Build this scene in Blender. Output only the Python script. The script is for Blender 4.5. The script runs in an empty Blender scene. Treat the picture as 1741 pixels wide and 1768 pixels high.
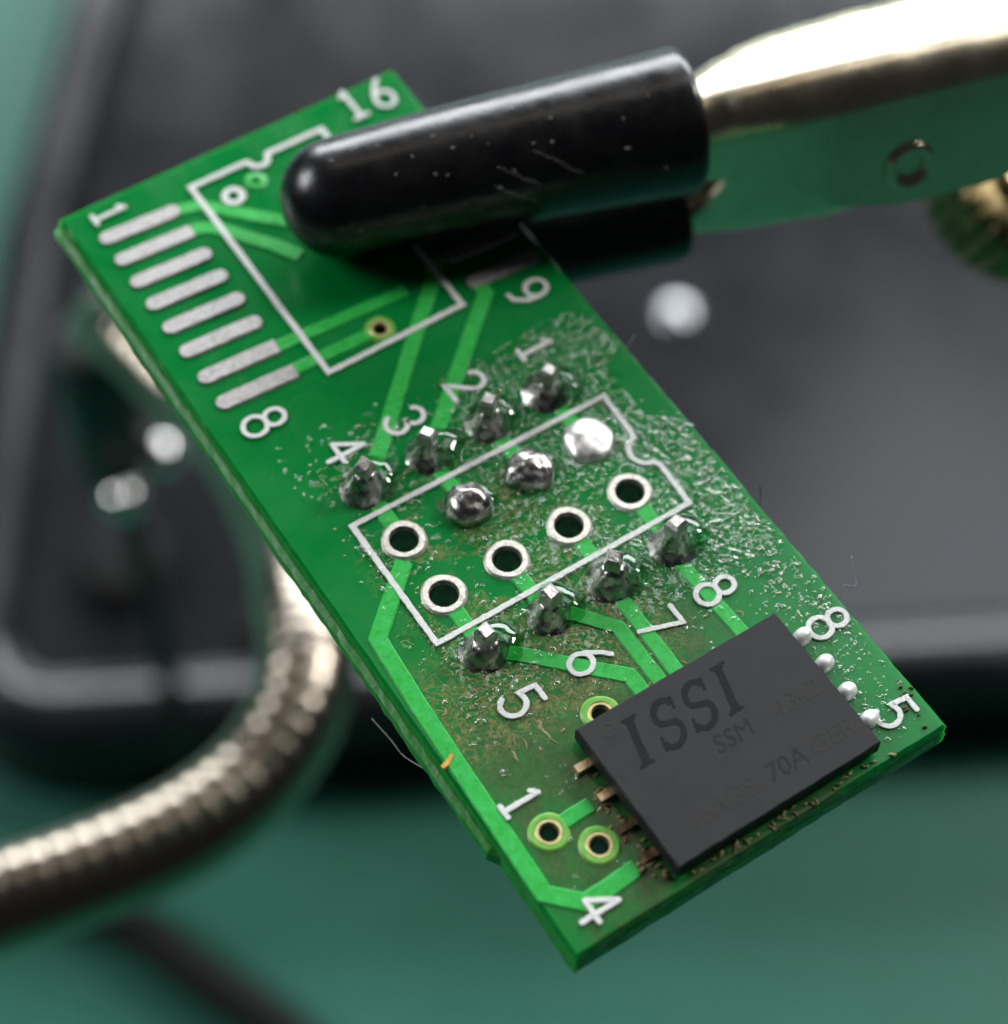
import bpy, math, random
from mathutils import Vector, Matrix, noise
from mathutils.geometry import tessellate_polygon

# One unit is one centimetre. The top face of the circuit board is the plane z = 0.
SC = bpy.context.scene
SC.unit_settings.system = 'METRIC'
SC.unit_settings.scale_length = 0.01
PI = math.pi

# ------------------------------------------------------------------ camera
cam_d = bpy.data.cameras.new('camera')
cam = bpy.data.objects.new('camera', cam_d)
SC.collection.objects.link(cam)
cam.matrix_world = Matrix(((0.83523, 0.45038, -0.31552, -1.9167),
                           (-0.54912, 0.71376, -0.43476, -3.4662),
                           (0.02940, 0.53638, 0.84346, 6.0656),
                           (0, 0, 0, 1)))
cam_d.sensor_width = 36.0
cam_d.sensor_height = 36.0
cam_d.sensor_fit = 'AUTO'
cam_d.lens = 73.3
cam_d.clip_start = 0.05
cam_d.clip_end = 500.0
cam_d.dof.use_dof = True
cam_d.dof.focus_distance = 6.88
cam_d.dof.aperture_fstop = 0.37
cam_d.dof.aperture_blades = 0
SC.camera = cam

# ------------------------------------------------------------------ light
w = bpy.data.worlds.new('World')
SC.world = w
w.use_nodes = True
bg = w.node_tree.nodes['Background']
bg.inputs[0].default_value = (0.018, 0.019, 0.022, 1)
bg.inputs[1].default_value = 1.0

def area(name, direction, dist, sx, sy, power, color, target=(0.4, 0.0, 0.0)):
    l = bpy.data.lights.new(name, 'AREA')
    l.shape = 'RECTANGLE'; l.size = sx; l.size_y = sy
    l.energy = power; l.color = color
    o = bpy.data.objects.new(name, l)
    SC.collection.objects.link(o)
    d = Vector(direction).normalized()
    o.location = Vector(target) + d * dist
    o.rotation_euler = d.to_track_quat('Z', 'Y').to_euler()
    return o
FW = Vector((0.587, 0.810, 0.0)); RT = Vector((0.810, -0.587, 0.0)); UP = Vector((0, 0, 1))
area('window_light', FW * 0.92 + RT * 0.02 + UP * 0.33, 150, 180, 62, 420000, (0.92, 0.96, 1.0))
area('key_lamp', FW * 0.46 + RT * 0.70 + UP * 0.64, 60, 9, 9, 17000, (1.0, 0.99, 0.97))
area('ceiling_light', FW * 0.53 + RT * 0.32 + UP * 0.80, 140, 54, 42, 19000, (0.90, 0.95, 1.0))
area('side_light', FW * 0.16 - RT * 0.95 + UP * 0.52, 60, 24, 20, 20000, (0.95, 0.98, 1.0))
area('warm_lamp', FW * 0.42 - RT * 0.05 + UP * 1.0, 60, 30, 6, 1000, (1.0, 0.80, 0.55))

SC.view_settings.view_transform = 'Standard'
SC.view_settings.look = 'None'
SC.view_settings.exposure = 0.15
SC.view_settings.gamma = 1.0
SC.cycles.use_denoising = True
SC.cycles.sample_clamp_indirect = 8.0
SC.cycles.max_bounces = 10

# ------------------------------------------------------------------ helpers
def link(o, parent=None):
    SC.collection.objects.link(o)
    if parent is not None:
        o.parent = parent
    return o

def mesh_obj(name, V, F, mat, parent=None, smooth=False, auto=None):
    me = bpy.data.meshes.new(name)
    me.from_pydata([tuple(v) for v in V], [], F)
    me.update()
    if smooth:
        for p in me.polygons:
            p.use_smooth = True
        if auto is not None:
            me.set_sharp_from_angle(angle=math.radians(auto))
    me.materials.append(mat)
    return link(bpy.data.objects.new(name, me), parent)

def empty(name, loc=(0, 0, 0)):
    o = bpy.data.objects.new(name, None)
    o.location = loc
    o.empty_display_size = 0.2
    return link(o)

def tag(o, label, cat, group=None, kind=None):
    o['label'] = label
    if cat: o['category'] = cat
    if group: o['group'] = group
    if kind: o['kind'] = kind
    return o

def add(V, F, v, f):
    n = len(V)
    V.extend(v)
    F.extend([tuple(i + n for i in q) for q in f])

def resample(P, step, closed=False):
    P = [Vector(p) for p in P]
    if closed: P = P + [P[0]]
    out = []
    for a, b in zip(P, P[1:]):
        n = max(1, int(round((b - a).length / step)))
        for i in range(n):
            out.append(a.lerp(b, i / n))
    if not closed: out.append(P[-1])
    return out

def stroke(P, wd, h, z0, closed=False, cap=True, jit=0.0, step=None, bevel=0.006, rng=random, cap0=None, cap1=None):
    """raised flat line: trapezoid cross-section swept along a polyline in the board plane"""
    if cap0 is None: cap0 = cap
    if cap1 is None: cap1 = cap
    P = [Vector((p[0], p[1])) for p in P]
    if step: P = resample(P, step, closed)
    n = len(P)
    st = []
    for i in range(n):
        if closed:
            a, b = P[i - 1], P[(i + 1) % n]
        else:
            a, b = P[max(0, i - 1)], P[min(n - 1, i + 1)]
        c = P[i]
        d1 = (c - a).normalized() if (c - a).length > 1e-9 else (b - c).normalized()
        d2 = (b - c).normalized() if (b - c).length > 1e-9 else d1
        t = (d1 + d2).normalized()
        m = 1.0 / max(0.62, abs(t.dot(d2)))
        nn = Vector((-t.y, t.x))
        k = wd * 0.5 * m
        st.append((c, t, nn, k * (1 + rng.uniform(-jit, jit)), k * (1 + rng.uniform(-jit, jit))))
    if not closed:
        r = wd * 0.5
        if cap0:
            c, t, nn, kl, kr = st[0]
            st = [(c - t * r * math.sin(a), t, nn, max(r * math.cos(a), r * .08), max(r * math.cos(a), r * .08)) for a in (PI * .5, PI * .38, PI * .25, PI * .12)] + st
        if cap1:
            c, t, nn, kl, kr = st[-1]
            st = st + [(c + t * r * math.sin(a), t, nn, max(r * math.cos(a), r * .08), max(r * math.cos(a), r * .08)) for a in (PI * .12, PI * .25, PI * .38, PI * .5)]
    V, F = [], []
    for c, t, nn, kl, kr in st:
        for q, z in ((c + nn * (kl + bevel), z0), (c + nn * kl, z0 + h), (c - nn * kr, z0 + h), (c - nn * (kr + bevel), z0)):
            V.append((q.x, q.y, z))
    m = len(st)
    for i in range(m if closed else m - 1):
        a, b = i * 4, ((i + 1) % m) * 4
        for k in range(3):
            F.append((a + k, b + k, b + k + 1, a + k + 1))
    if not closed:
        F.append((0, 1, 2, 3)); e = (m - 1) * 4; F.append((e + 3, e + 2, e + 1, e))
    return V, F

def revolve(prof, n=32, cx=0, cy=0, cz=0, wob=None, close_top=True):
    """profile [(r,z)...] turned about the vertical"""
    V, F = [], []
    for j, (r, z) in enumerate(prof):
        for i in range(n):
            a = 2 * PI * i / n
            k = 1.0 if wob is None else wob(a, z, r)
            V.append((cx + r * k * math.cos(a), cy + r * k * math.sin(a), cz + z))
    for j in range(len(prof) - 1):
        for i in range(n):
            i2 = (i + 1) % n
            F.append((j * n + i, j * n + i2, (j + 1) * n + i2, (j + 1) * n + i))
    if close_top:
        F.append(tuple((len(prof) - 1) * n + i for i in range(n)))
    return V, F

def tube(P, r, n=6, taper=None):
    P = [Vector(p) for p in P]
    V, F = [], []
    for i, c in enumerate(P):
        t = (P[min(i + 1, len(P) - 1)] - P[max(i - 1, 0)]).normalized()
        a = t.cross(Vector((0.13, 0.21, 1))).normalized(); b = t.cross(a)
        rr = r if taper is None else r * taper(i / (len(P) - 1))
        for k in range(n):
            an = 2 * PI * k / n
            V.append(c + (a * math.cos(an) + b * math.sin(an)) * rr)
    for i in range(len(P) - 1):
        for k in range(n):
            F.append((i * n + k, i * n + (k + 1) % n, (i + 1) * n + (k + 1) % n, (i + 1) * n + k))
    F.append(tuple(range(n - 1, -1, -1))); F.append(tuple((len(P) - 1) * n + k for k in range(n)))
    return V, F

def spline(P, n):
    """Catmull-Rom"""
    P = [Vector(p) for p in P]
    P = [P[0] * 2 - P[1]] + P + [P[-1] * 2 - P[-2]]
    out = []
    for i in range(1, len(P) - 2):
        for k in range(n):
            t = k / n
            a, b, c, d = P[i - 1], P[i], P[i + 1], P[i + 2]
            out.append(0.5 * ((2 * b) + (c - a) * t + (2 * a - 5 * b + 4 * c - d) * t * t + (3 * b - a - 3 * c + d) * t ** 3))
    out.append(P[-2])
    return out

# ------------------------------------------------------------------ materials
def mat_new(name):
    m = bpy.data.materials.new(name)
    m.use_nodes = True
    nt = m.node_tree
    return m, nt, nt.nodes['Principled BSDF']

def nz(nt, scale, detail=3.0, rough=0.55, dist=0.0, vec=None):
    if vec is None:
        tc = nt.nodes.new('ShaderNodeTexCoord'); vec = tc.outputs['Object']
    t = nt.nodes.new('ShaderNodeTexNoise')
    t.inputs['Scale'].default_value = scale; t.inputs['Detail'].default_value = detail
    t.inputs['Roughness'].default_value = rough; t.inputs['Distortion'].default_value = dist
    nt.links.new(vec, t.inputs['Vector'])
    return t.outputs['Fac']

def ramp(nt, fac, stops):
    r = nt.nodes.new('ShaderNodeValToRGB')
    el = r.color_ramp.elements
    while len(el) < len(stops): el.new(0.5)
    for e, (p, c) in zip(el, stops):
        e.position = p; e.color = (c[0], c[1], c[2], 1) if not isinstance(c, (int, float)) else (c, c, c, 1)
    nt.links.new(fac, r.inputs[0])
    return r.outputs[0]

def bump(nt, bs, h, strength=0.3, dist=0.01):
    b = nt.nodes.new('ShaderNodeBump')
    b.inputs['Strength'].default_value = strength; b.inputs['Distance'].default_value = dist
    nt.links.new(h, b.inputs['Height']); nt.links.new(b.outputs[0], bs.inputs['Normal'])

def simple(name, c0, c1, scale, rough=(0.4, 0.5), metal=0.0, bmp=None, spec=None, coat=0.0, detail=3.0):
    m, nt, bs = mat_new(name)
    f = nz(nt, scale, detail)
    nt.links.new(ramp(nt, f, [(0.3, c0), (0.7, c1)]), bs.inputs['Base Color'])
    nt.links.new(ramp(nt, f, [(0.3, rough[0]), (0.7, rough[1])]), bs.inputs['Roughness'])
    bs.inputs['Metallic'].default_value = metal
    if spec is not None: bs.inputs['Specular IOR Level'].default_value = spec
    if coat: bs.inputs['Coat Weight'].default_value = coat; bs.inputs['Coat Roughness'].default_value = 0.08
    if bmp: bump(nt, bs, nz(nt, bmp[0], 3.0), bmp[1], bmp[2])
    return m

M = {}
M['edge'] = simple('translucent cut laminate', (0.006, 0.200, 0.012), (0.016, 0.280, 0.030), 22, (0.4, 0.6), 0.0, bmp=(45, 0.4, 0.006))
M['edge'].node_tree.nodes['Principled BSDF'].inputs['Subsurface Weight'].default_value = 0.5
M['edge'].node_tree.nodes['Principled BSDF'].inputs['Subsurface Radius'].default_value = (0.15, 1.0, 0.25)
M['edge'].node_tree.nodes['Principled BSDF'].inputs['Subsurface Scale'].default_value = 0.10
def board_material():
    m, nt, bs = mat_new('green solder mask')
    tc = nt.nodes.new('ShaderNodeTexCoord')
    va = nt.nodes.new('ShaderNodeVectorMath'); va.inputs[1].default_value = (0.39, -0.08, -0.16)
    nt.links.new(tc.outputs['Object'], va.inputs[0]); co = va.outputs[0]
    sep = nt.nodes.new('ShaderNodeSeparateXYZ'); nt.links.new(co, sep.inputs[0])
    g = ramp(nt, nz(nt, 1.7, 4, vec=co), [(0.3, (0.0003, 0.175, 0.030)), (0.7, (0.0006, 0.210, 0.039))])
    # dried flux film: its own stain round the chip and under the lower pin row
    def mr(a, b, src):
        n = nt.nodes.new('ShaderNodeMapRange'); n.interpolation_type = 'SMOOTHSTEP'
        n.inputs['From Min'].default_value = a; n.inputs['From Max'].default_value = b
        nt.links.new(src, n.inputs['Value']); return n.outputs[0]
    def math_(op, a, b):
        n = nt.nodes.new('ShaderNodeMath'); n.operation = op; n.use_clamp = True
        for i, v in enumerate((a, b)):
            if isinstance(v, (int, float)): n.inputs[i].default_value = v
            else: nt.links.new(v, n.inputs[i])
        return n.outputs[0]
    reg = math_('MULTIPLY', mr(-0.86, -1.08, sep.outputs['Y']), mr(0.84, 0.60, sep.outputs['X']))
    reg = math_('MULTIPLY', reg, mr(-0.33, -0.22, sep.outputs['X']))
    patch = mr(0.36, 0.56, nz(nt, 9.0, 6, 0.62, 0.6, vec=co))
    film = math_('MULTIPLY', reg, math_('ADD', math_('MULTIPLY', patch, 0.55), 0.32))
    fine = ramp(nt, nz(nt, 30.0, 4, 0.7, 1.0, vec=co), [(0.35, (0.010, 0.085, 0.020)), (0.62, (0.058, 0.110, 0.038))])
    mx = nt.nodes.new('ShaderNodeMix'); mx.data_type = 'RGBA'
    nt.links.new(film, mx.inputs[0]); nt.links.new(g, mx.inputs[6]); nt.links.new(fine, mx.inputs[7])
    nt.links.new(mx.outputs[2], bs.inputs['Base Color'])
    # lace of dried tan flux between the pins and above the chip
    def lace(scale, wd, dist):
        f = nz(nt, scale, 2.5, 0.6, dist, vec=co)
        return mr(wd, wd * .4, absd(f))
    def absd(f):
        n = nt.nodes.new('ShaderNodeMath'); n.operation = 'SUBTRACT'; nt.links.new(f, n.inputs[0]); n.inputs[1].default_value = 0.5
        a = nt.nodes.new('ShaderNodeMath'); a.operation = 'ABSOLUTE'; nt.links.new(n.outputs[0], a.inputs[0]); return a.outputs[0]
    lc = math_('MAXIMUM', lace(15.0, 0.040, 1.4), lace(27.0, 0.032, 0.9))
    zone = math_('MULTIPLY', math_('MULTIPLY', mr(-0.62, -0.86, sep.outputs['Y']), mr(-1.16, -1.04, sep.outputs['Y'])), math_('MULTIPLY', mr(0.74, 0.46, sep.outputs['X']), mr(-0.33, -0.24, sep.outputs['X'])))
    inner = math_('MULTIPLY', math_('MULTIPLY', mr(-0.14, -0.24, sep.outputs['Y']), mr(-0.95, -0.80, sep.outputs['Y'])), math_('MULTIPLY', mr(0.72, 0.50, sep.outputs['X']), mr(-0.22, -0.10, sep.outputs['X'])))
    spots = mr(0.46, 0.54, nz(nt, 6.5, 3, 0.5, 0.3, vec=co))
    zone = math_('MAXIMUM', zone, math_('MULTIPLY', math_('MULTIPLY', inner, spots), 0.85))
    lc = math_('MULTIPLY', lc, zone)
    tanc = ramp(nt, nz(nt, 40.0, 3, vec=co), [(0.35, (0.120, 0.125, 0.040)), (0.65, (0.260, 0.240, 0.105))])
    mx2 = nt.nodes.new('ShaderNodeMix'); mx2.data_type = 'RGBA'
    nt.links.new(math_('MULTIPLY', lc, 0.9), mx2.inputs[0]); nt.links.new(mx.outputs[2], mx2.inputs[6]); nt.links.new(tanc, mx2.inputs[7])
    nt.links.new(mx2.outputs[2], bs.inputs['Base Color'])
    smear = nz(nt, 5.0, 6, 0.7, 0.8, vec=co)
    nt.links.new(ramp(nt, smear, [(0.3, 0.14), (0.7, 0.30)]), bs.inputs['Roughness'])
    bs.inputs['Subsurface Weight'].default_value = 0.55
    bs.inputs['Subsurface Radius'].default_value = (0.15, 1.0, 0.25)
    bs.inputs['Subsurface Scale'].default_value = 0.11
    bs.inputs['Specular IOR Level'].default_value = 0.4
    bump(nt, bs, nz(nt, 60.0, 3, vec=co), 0.10, 0.004)
    return m
M['mask'] = board_material()
M['trace'] = simple('solder mask over copper', (0.012, 0.360, 0.040), (0.026, 0.450, 0.078), 40, (0.25, 0.45), bmp=(120, 0.3, 0.003))
M['trace'].node_tree.nodes['Principled BSDF'].inputs['Subsurface Weight'].default_value = 0.0
M['silk'] = simple('white silkscreen ink', (0.56, 0.58, 0.56), (0.76, 0.78, 0.75), 90, (0.55, 0.75), bmp=(160, 0.5, 0.004))
M['tin'] = simple('dull tinned copper', (0.34, 0.33, 0.32), (0.50, 0.48, 0.47), 55, (0.40, 0.60), 0.75, bmp=(90, 0.35, 0.004))
M['ring'] = simple('speckled tin ring', (0.60, 0.56, 0.50), (0.84, 0.80, 0.74), 70, (0.30, 0.55), 0.9, bmp=(130, 0.6, 0.004))
M['barrel'] = simple('hole barrel', (0.05, 0.04, 0.02), (0.22, 0.19, 0.12), 25, (0.25, 0.5), 0.9)
M['solder'] = simple('solder', (0.26, 0.25, 0.24), (0.50, 0.48, 0.46), 28, (0.16, 0.40), 1.0, bmp=(30, 0.45, 0.010))
M['pin'] = simple('cut pin end', (0.40, 0.39, 0.37), (0.66, 0.64, 0.61), 60, (0.32, 0.5), 1.0, bmp=(70, 0.7, 0.006))
M['brightsolder'] = simple('bright solder', (0.78, 0.76, 0.73), (0.92, 0.91, 0.90), 30, (0.36, 0.50), 1.0, bmp=(40, 0.15, 0.005))
M['toe'] = simple('toe with painted glint', (0.80, 0.80, 0.79), (0.92, 0.92, 0.91), 40, (0.35, 0.5), 0.35, bmp=(50, 0.2, 0.004))  # diffuse white stands in for light mirrored by the solder
M['gold'] = simple('gold flash', (0.80, 0.58, 0.36), (0.95, 0.78, 0.56), 60, (0.25, 0.45), 1.0, bmp=(90, 0.5, 0.004))
M['viaring'] = simple('thin mask over via', (0.09, 0.38, 0.05), (0.22, 0.46, 0.08), 26, (0.3, 0.45), 0.0)
M['viagold'] = simple('bare via rim', (0.62, 0.52, 0.24), (0.80, 0.70, 0.36), 40, (0.3, 0.5), 0.6)
def clear(name, ior, rough, tint):
    m, nt, bs = mat_new(name)
    out = nt.nodes['Material Output']; nt.nodes.remove(bs)
    fr = nt.nodes.new('ShaderNodeFresnel'); fr.inputs['IOR'].default_value = ior
    tr = nt.nodes.new('ShaderNodeBsdfTransparent'); tr.inputs[0].default_value = tint
    gl = nt.nodes.new('ShaderNodeBsdfGlossy'); gl.inputs['Roughness'].default_value = rough
    mx = nt.nodes.new('ShaderNodeMixShader')
    geo = nt.nodes.new('ShaderNodeNewGeometry')          # leaving the film: no second reflection
    inv = nt.nodes.new('ShaderNodeMath'); inv.operation = 'SUBTRACT'; inv.inputs[0].default_value = 1.0
    nt.links.new(geo.outputs['Backfacing'], inv.inputs[1])
    mu = nt.nodes.new('ShaderNodeMath'); mu.operation = 'MULTIPLY'
    nt.links.new(fr.outputs[0], mu.inputs[0]); nt.links.new(inv.outputs[0], mu.inputs[1])
    nt.links.new(mu.outputs[0], mx.inputs[0]); nt.links.new(tr.outputs[0], mx.inputs[1]); nt.links.new(gl.outputs[0], mx.inputs[2])
    nt.links.new(mx.outputs[0], out.inputs['Surface'])
    return m
M['flux'] = clear('clear flux', 1.80, 0.07, (0.86, 0.95, 0.88, 1))
M['rosin'] = clear('clear rosin droplets', 1.95, 0.10, (0.92, 0.97, 0.92, 1))
M['pool'] = clear('thick flux pool', 1.62, 0.06, (0.45, 0.72, 0.52, 1))
M['tan'] = simple('dried tan flux', (0.13, 0.135, 0.045), (0.28, 0.25, 0.11), 40, (0.35, 0.6), 0.0, bmp=(80, 0.4, 0.004))
M['copper'] = simple('scraped copper', (0.60, 0.32, 0.06), (0.80, 0.50, 0.14), 60, (0.3, 0.5), 0.7)
M['char'] = simple('brown burnt flux', (0.05, 0.03, 0.012), (0.20, 0.13, 0.06), 35, (0.3, 0.6), 0.0, bmp=(50, 0.6, 0.01))
M['epoxy'] = simple('black moulded epoxy', (0.013, 0.0133, 0.0146), (0.021, 0.0213, 0.023), 14, (0.55, 0.68), 0.0, bmp=(150, 0.13, 0.003), spec=0.3, detail=6)
M['laser'] = simple('laser marking', (0.006, 0.006, 0.0065), (0.011, 0.011, 0.012), 60, (0.7, 0.8), 0.0, spec=0.2)
M['faint'] = simple('faint laser marking', (0.0095, 0.0095, 0.010), (0.017, 0.017, 0.018), 45, (0.65, 0.8), 0.0, spec=0.25)
M['lasertan'] = simple('worn laser marking', (0.016, 0.0156, 0.015), (0.030, 0.028, 0.025), 60, (0.6, 0.75), 0.0, spec=0.3)
M['vinyl'] = simple('black vinyl', (0.004, 0.004, 0.005), (0.008, 0.008, 0.009), 8, (0.22, 0.34), 0.0, bmp=(11, 0.22, 0.012), spec=0.5)
M['dust'] = simple('pale dust', (0.35, 0.34, 0.32), (0.6, 0.6, 0.58), 50, (0.7, 0.9), 0.0)
M['lint'] = simple('grey lint', (0.16, 0.15, 0.14), (0.34, 0.32, 0.30), 50, (0.6, 0.8), 0.0)
M['darklint'] = simple('dark lint', (0.02, 0.02, 0.02), (0.07, 0.07, 0.06), 50, (0.6, 0.8), 0.0)
M['clip'] = simple('pale gold plated steel', (0.60, 0.52, 0.38), (0.70, 0.61, 0.45), 6, (0.25, 0.33), 1.0, bmp=(90, 0.14, 0.004))
M['knurl'] = simple('aged brass', (0.12, 0.09, 0.045), (0.30, 0.23, 0.11), 12, (0.22, 0.4), 1.0)
M['nickel'] = simple('warm nickel', (0.27, 0.235, 0.19), (0.36, 0.315, 0.26), 3, (0.20, 0.28), 1.0)
M['chrome'] = simple('bright steel', (0.74, 0.72, 0.70), (0.84, 0.82, 0.80), 3, (0.08, 0.16), 1.0)
M['satin'] = simple('satin steel', (0.55, 0.56, 0.58), (0.66, 0.67, 0.69), 3, (0.28, 0.38), 1.0)
M['base'] = simple('dark grey powder coat', (0.012, 0.0128, 0.015), (0.019, 0.0202, 0.0235), 0.8, (0.15, 0.21), 0.0, bmp=(9, 0.06, 0.02), spec=0.5)
M['rim'] = simple('grey enamel rim', (0.010, 0.0105, 0.012), (0.016, 0.0165, 0.019), 0.8, (0.24, 0.32), 0.0, spec=0.4)
M['basefront'] = simple('black enamel', (0.006, 0.006, 0.007), (0.010, 0.010, 0.011), 1.2, (0.35, 0.5), 0.0)
M['mat'] = simple('green bench mat', (0.014, 0.115, 0.074), (0.026, 0.150, 0.104), 0.45, (0.42, 0.58), 0.0, bmp=(3.0, 0.10, 0.02), spec=0.32)
M['cable'] = simple('black cable', (0.004, 0.004, 0.004), (0.007, 0.007, 0.007), 2, (0.65, 0.8), 0.0, spec=0.2)

# ------------------------------------------------------------------ setting: bench mat
MATZ = -15.0
V, F = [], []
nx = 40
for j in range(nx + 1):
    for i in range(nx + 1):
        x = -60 + 130 * i / nx; y = -50 + 130 * j / nx
        V.append((x, y, MATZ + 0.05 * noise.noise(Vector((x * .15, y * .15, 0.3)))))
for j in range(nx):
    for i in range(nx):
        a = j * (nx + 1) + i
        F.append((a, a + 1, a + nx + 2, a + nx + 1))
o = mesh_obj('bench_mat', V, F, M['mat'], smooth=True)
tag(o, 'green bench mat under everything, out of focus', None, kind='structure')

# ------------------------------------------------------------------ stand base (a dark tray with a rounded rim)
base = empty('stand_base', (-0.45, 7.0, MATZ))
base.rotation_euler = (0, 0, math.radians(-28.5))
tag(base, 'dark grey metal stand base with a raised rounded rim, blurred behind the board', 'base')

def rounded(poly, rads, n=8):
    out = []
    m = len(poly)
    for i in range(m):
        a, b, c = Vector(poly[i - 1]), Vector(poly[i]), Vector(poly[(i + 1) % m])
        d1 = (a - b).normalized(); d2 = (c - b).normalized()
        ang = d1.angle(d2); r = rads[i]
        k = r / math.tan(ang / 2)
        p, q = b + d1 * k, b + d2 * k
        cen = b + (d1 + d2).normalized() * (r / math.sin(ang / 2))
        va, vb = p - cen, q - cen
        a0 = math.atan2(va.y, va.x); a1 = math.atan2(vb.y, vb.x)
        da = (a1 - a0 + PI) % (2 * PI) - PI
        for s in range(n + 1):
            t = a0 + da * s / n
            out.append(cen + Vector((math.cos(t), math.sin(t))) * r)
    return out

def inset_poly(P, d):
    m = len(P); out = []
    for i in range(m):
        a, b = P[i - 1], P[(i + 1) % m]
        t = (b - a).normalized()
        out.append(P[i] + Vector((-t.y, t.x)) * d)
    return out
outl = rounded([(-0.95, 0), (22, 0), (22, 16), (1.25, 16), (-0.40, 7.0)], [1.3, 1.5, 2, 1.0, 6.0], 10)
def ring_loops(levels):
    V, F = [], []
    n = len(outl)
    for d, z in levels:
        for q in inset_poly(outl, d): V.append((q.x, q.y, z))
    for j in range(len(levels) - 1):
        for i in range(n):
            F.append((j * n + i, j * n + (i + 1) % n, (j + 1) * n + (i + 1) % n, (j + 1) * n + i))
    return V, F, n
V, F, n = ring_loops([(0.05, 0.02), (0.0, 0.1), (0.0, 1.25)])
mesh_obj('skirt', V, F, M['basefront'], base, True, 40)
V, F, n = ring_loops([(-0.012, 1.24), (0.0, 1.36), (0.08, 1.50), (0.22, 1.60), (0.40, 1.62), (0.56, 1.58), (0.70, 1.48), (0.80, 1.36), (0.84, 1.22)])
mesh_obj('rim', V, F, M['rim'], base, True, 60)
V, F, n = ring_loops([(0.80, 1.26), (1.0, 1.24)])
F.append(tuple(n + i for i in range(n)))
mesh_obj('tray_floor', V, F, M['base'], base, False)
# black strip added on the tray floor for the shade of a post
V, F = [], []
for a, b in (((2.75, 5.2), 1.27), ((3.35, 5.2), 1.27), ((3.35, 13.8), 1.27), ((2.75, 13.8), 1.27)):
    V.append((a[0], a[1], 1.242)); 
for p in [(2.78, 5.25), (3.32, 5.25), (3.32, 13.75), (2.78, 13.75)]: V.append((p[0], p[1], 1.30))
F = [(4, 5, 6, 7)] + [(i, (i + 1) % 4, 4 + (i + 1) % 4, 4 + i) for i in range(4)]
mesh_obj('shade_strip', V, F, M['cable'], base)

def world_to_base(p):
    c, s = math.cos(math.radians(28.5)), math.sin(math.radians(28.5))
    x, y = p[0] + 0.45, p[1] - 7.0
    return (x * c - y * s, x * s + y * c)
# low black discs added for a shadow blob and a hole, and a domed screw
for (wx, wy), r, h in (((1.55, 8.3), 0.52, 0.35), ((2.35, 6.95), 0.17, 0.12)):
    x, y = world_to_base((wx, wy))
    V, F = revolve([(r, 0), (r, h * .7), (r * .9, h * .92), (r * .7, h)], 28, x, y, 1.242)
    mesh_obj('dark_disc', V, F, M['cable'], base, True, 50)
x, y = world_to_base((8.79, 7.96))
V, F = revolve([(0.24 * math.cos(t * PI / 20), 0.16 * math.sin(t * PI / 20)) for t in range(0, 10)], 24, x, y, 1.242)
mesh_obj('screw_head', V, F, M['satin'], base, True, 60)

# ------------------------------------------------------------------ black cable on the mat
P = spline([(-3.4, 8.3, MATZ + .28), (-1.4, 6.4, MATZ + .28), (-0.37, 5.24, MATZ + .28), (0.1, 4.2, MATZ + .28), (0.55, 3.1, MATZ + .28), (0.9, 1.4, MATZ + .28)], 8)
V, F = tube(P, 0.26, 12)
o = mesh_obj('cable', V, F, M['cable'], None, True)
tag(o, 'thick black cable lying on the green mat below the flexible metal arm', 'cable')

# ------------------------------------------------------------------ flexible arm: stacked metal rings on a bent core
arm = empty('flexible_arm', (0, 0, 0))
tag(arm, 'bent flexible metal arm of shiny stacked rings, blurred behind the board', 'flexible arm')
path = [(1.14, 5.9, -6.4), (1.16, 5.40, -6.0), (1.24, 4.62, -5.9), (1.20, 3.75, -5.5), (1.02, 2.92, -5.2), (0.74, 2.22, -4.7), (0.56, 1.80, -4.55),
        (0.33, 1.52, -4.55), (-0.05, 1.32, -4.6), (-0.50, 1.24, -4.6), (-1.01, 1.28, -4.6), (-1.58, 1.40, -4.6), (-2.1, 1.56, -4.6), (-2.9, 1.9, -4.6)]
fine = spline(path, 40)
V, F = tube(fine[::6], 0.276, 24)
mesh_obj('core', V, F, M['nickel'], arm, True)
def ring_mesh():
    V, F = [], []
    prof = [(0.280, -0.067), (0.2825, -0.058), (0.2848, -0.040), (0.286, -0.016), (0.286, 0.016), (0.2848, 0.040), (0.2825, 0.058), (0.280, 0.067)]
    V, F = revolve(prof, 28, close_top=False)
    me = bpy.data.meshes.new('ring'); me.from_pydata(V, [], F); me.update()
    for p in me.polygons: p.use_smooth = True
    me.materials.append(M['nickel'])
    return me
rm = ring_mesh()
acc = 0.0; nxt = 0.0
for a, b in zip(fine, fine[1:]):
    acc += (b - a).length
    if acc >= nxt:
        nxt += 0.131
        o = bpy.data.objects.new('ring', rm)
        o.location = a
        o.rotation_euler = (b - a).to_track_quat('Z', 'Y').to_euler()
        link(o, arm)
# swivel joint at the far end of the arm, on a thin post
joint = empty('swivel_joint', (1.05, 6.05, -7.6))
tag(joint, 'dark swivel joint with three round steel knobs at the end of the flexible arm', 'joint')
V, F = revolve([(0.12, -6.1), (0.12, -0.9), (0.30, -0.85), (0.36, -0.6), (0.36, 0.75), (0.30, 0.95), (0.1, 1.02)], 24)
mesh_obj('post', V, F, M['basefront'], joint, True, 40)
for k in ((-0.05, 0.10, -0.35), (0.22, -0.40, -0.30), (-0.20, -0.52, -0.45)):
    V, F = revolve([(max(0.004, 0.17 * math.sin(PI * t / 14)), -0.17 * math.cos(PI * t / 14)) for t in range(15)], 24, k[0], k[1], k[2])
    mesh_obj('knob', V, F, M['chrome'], joint, True)

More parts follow.
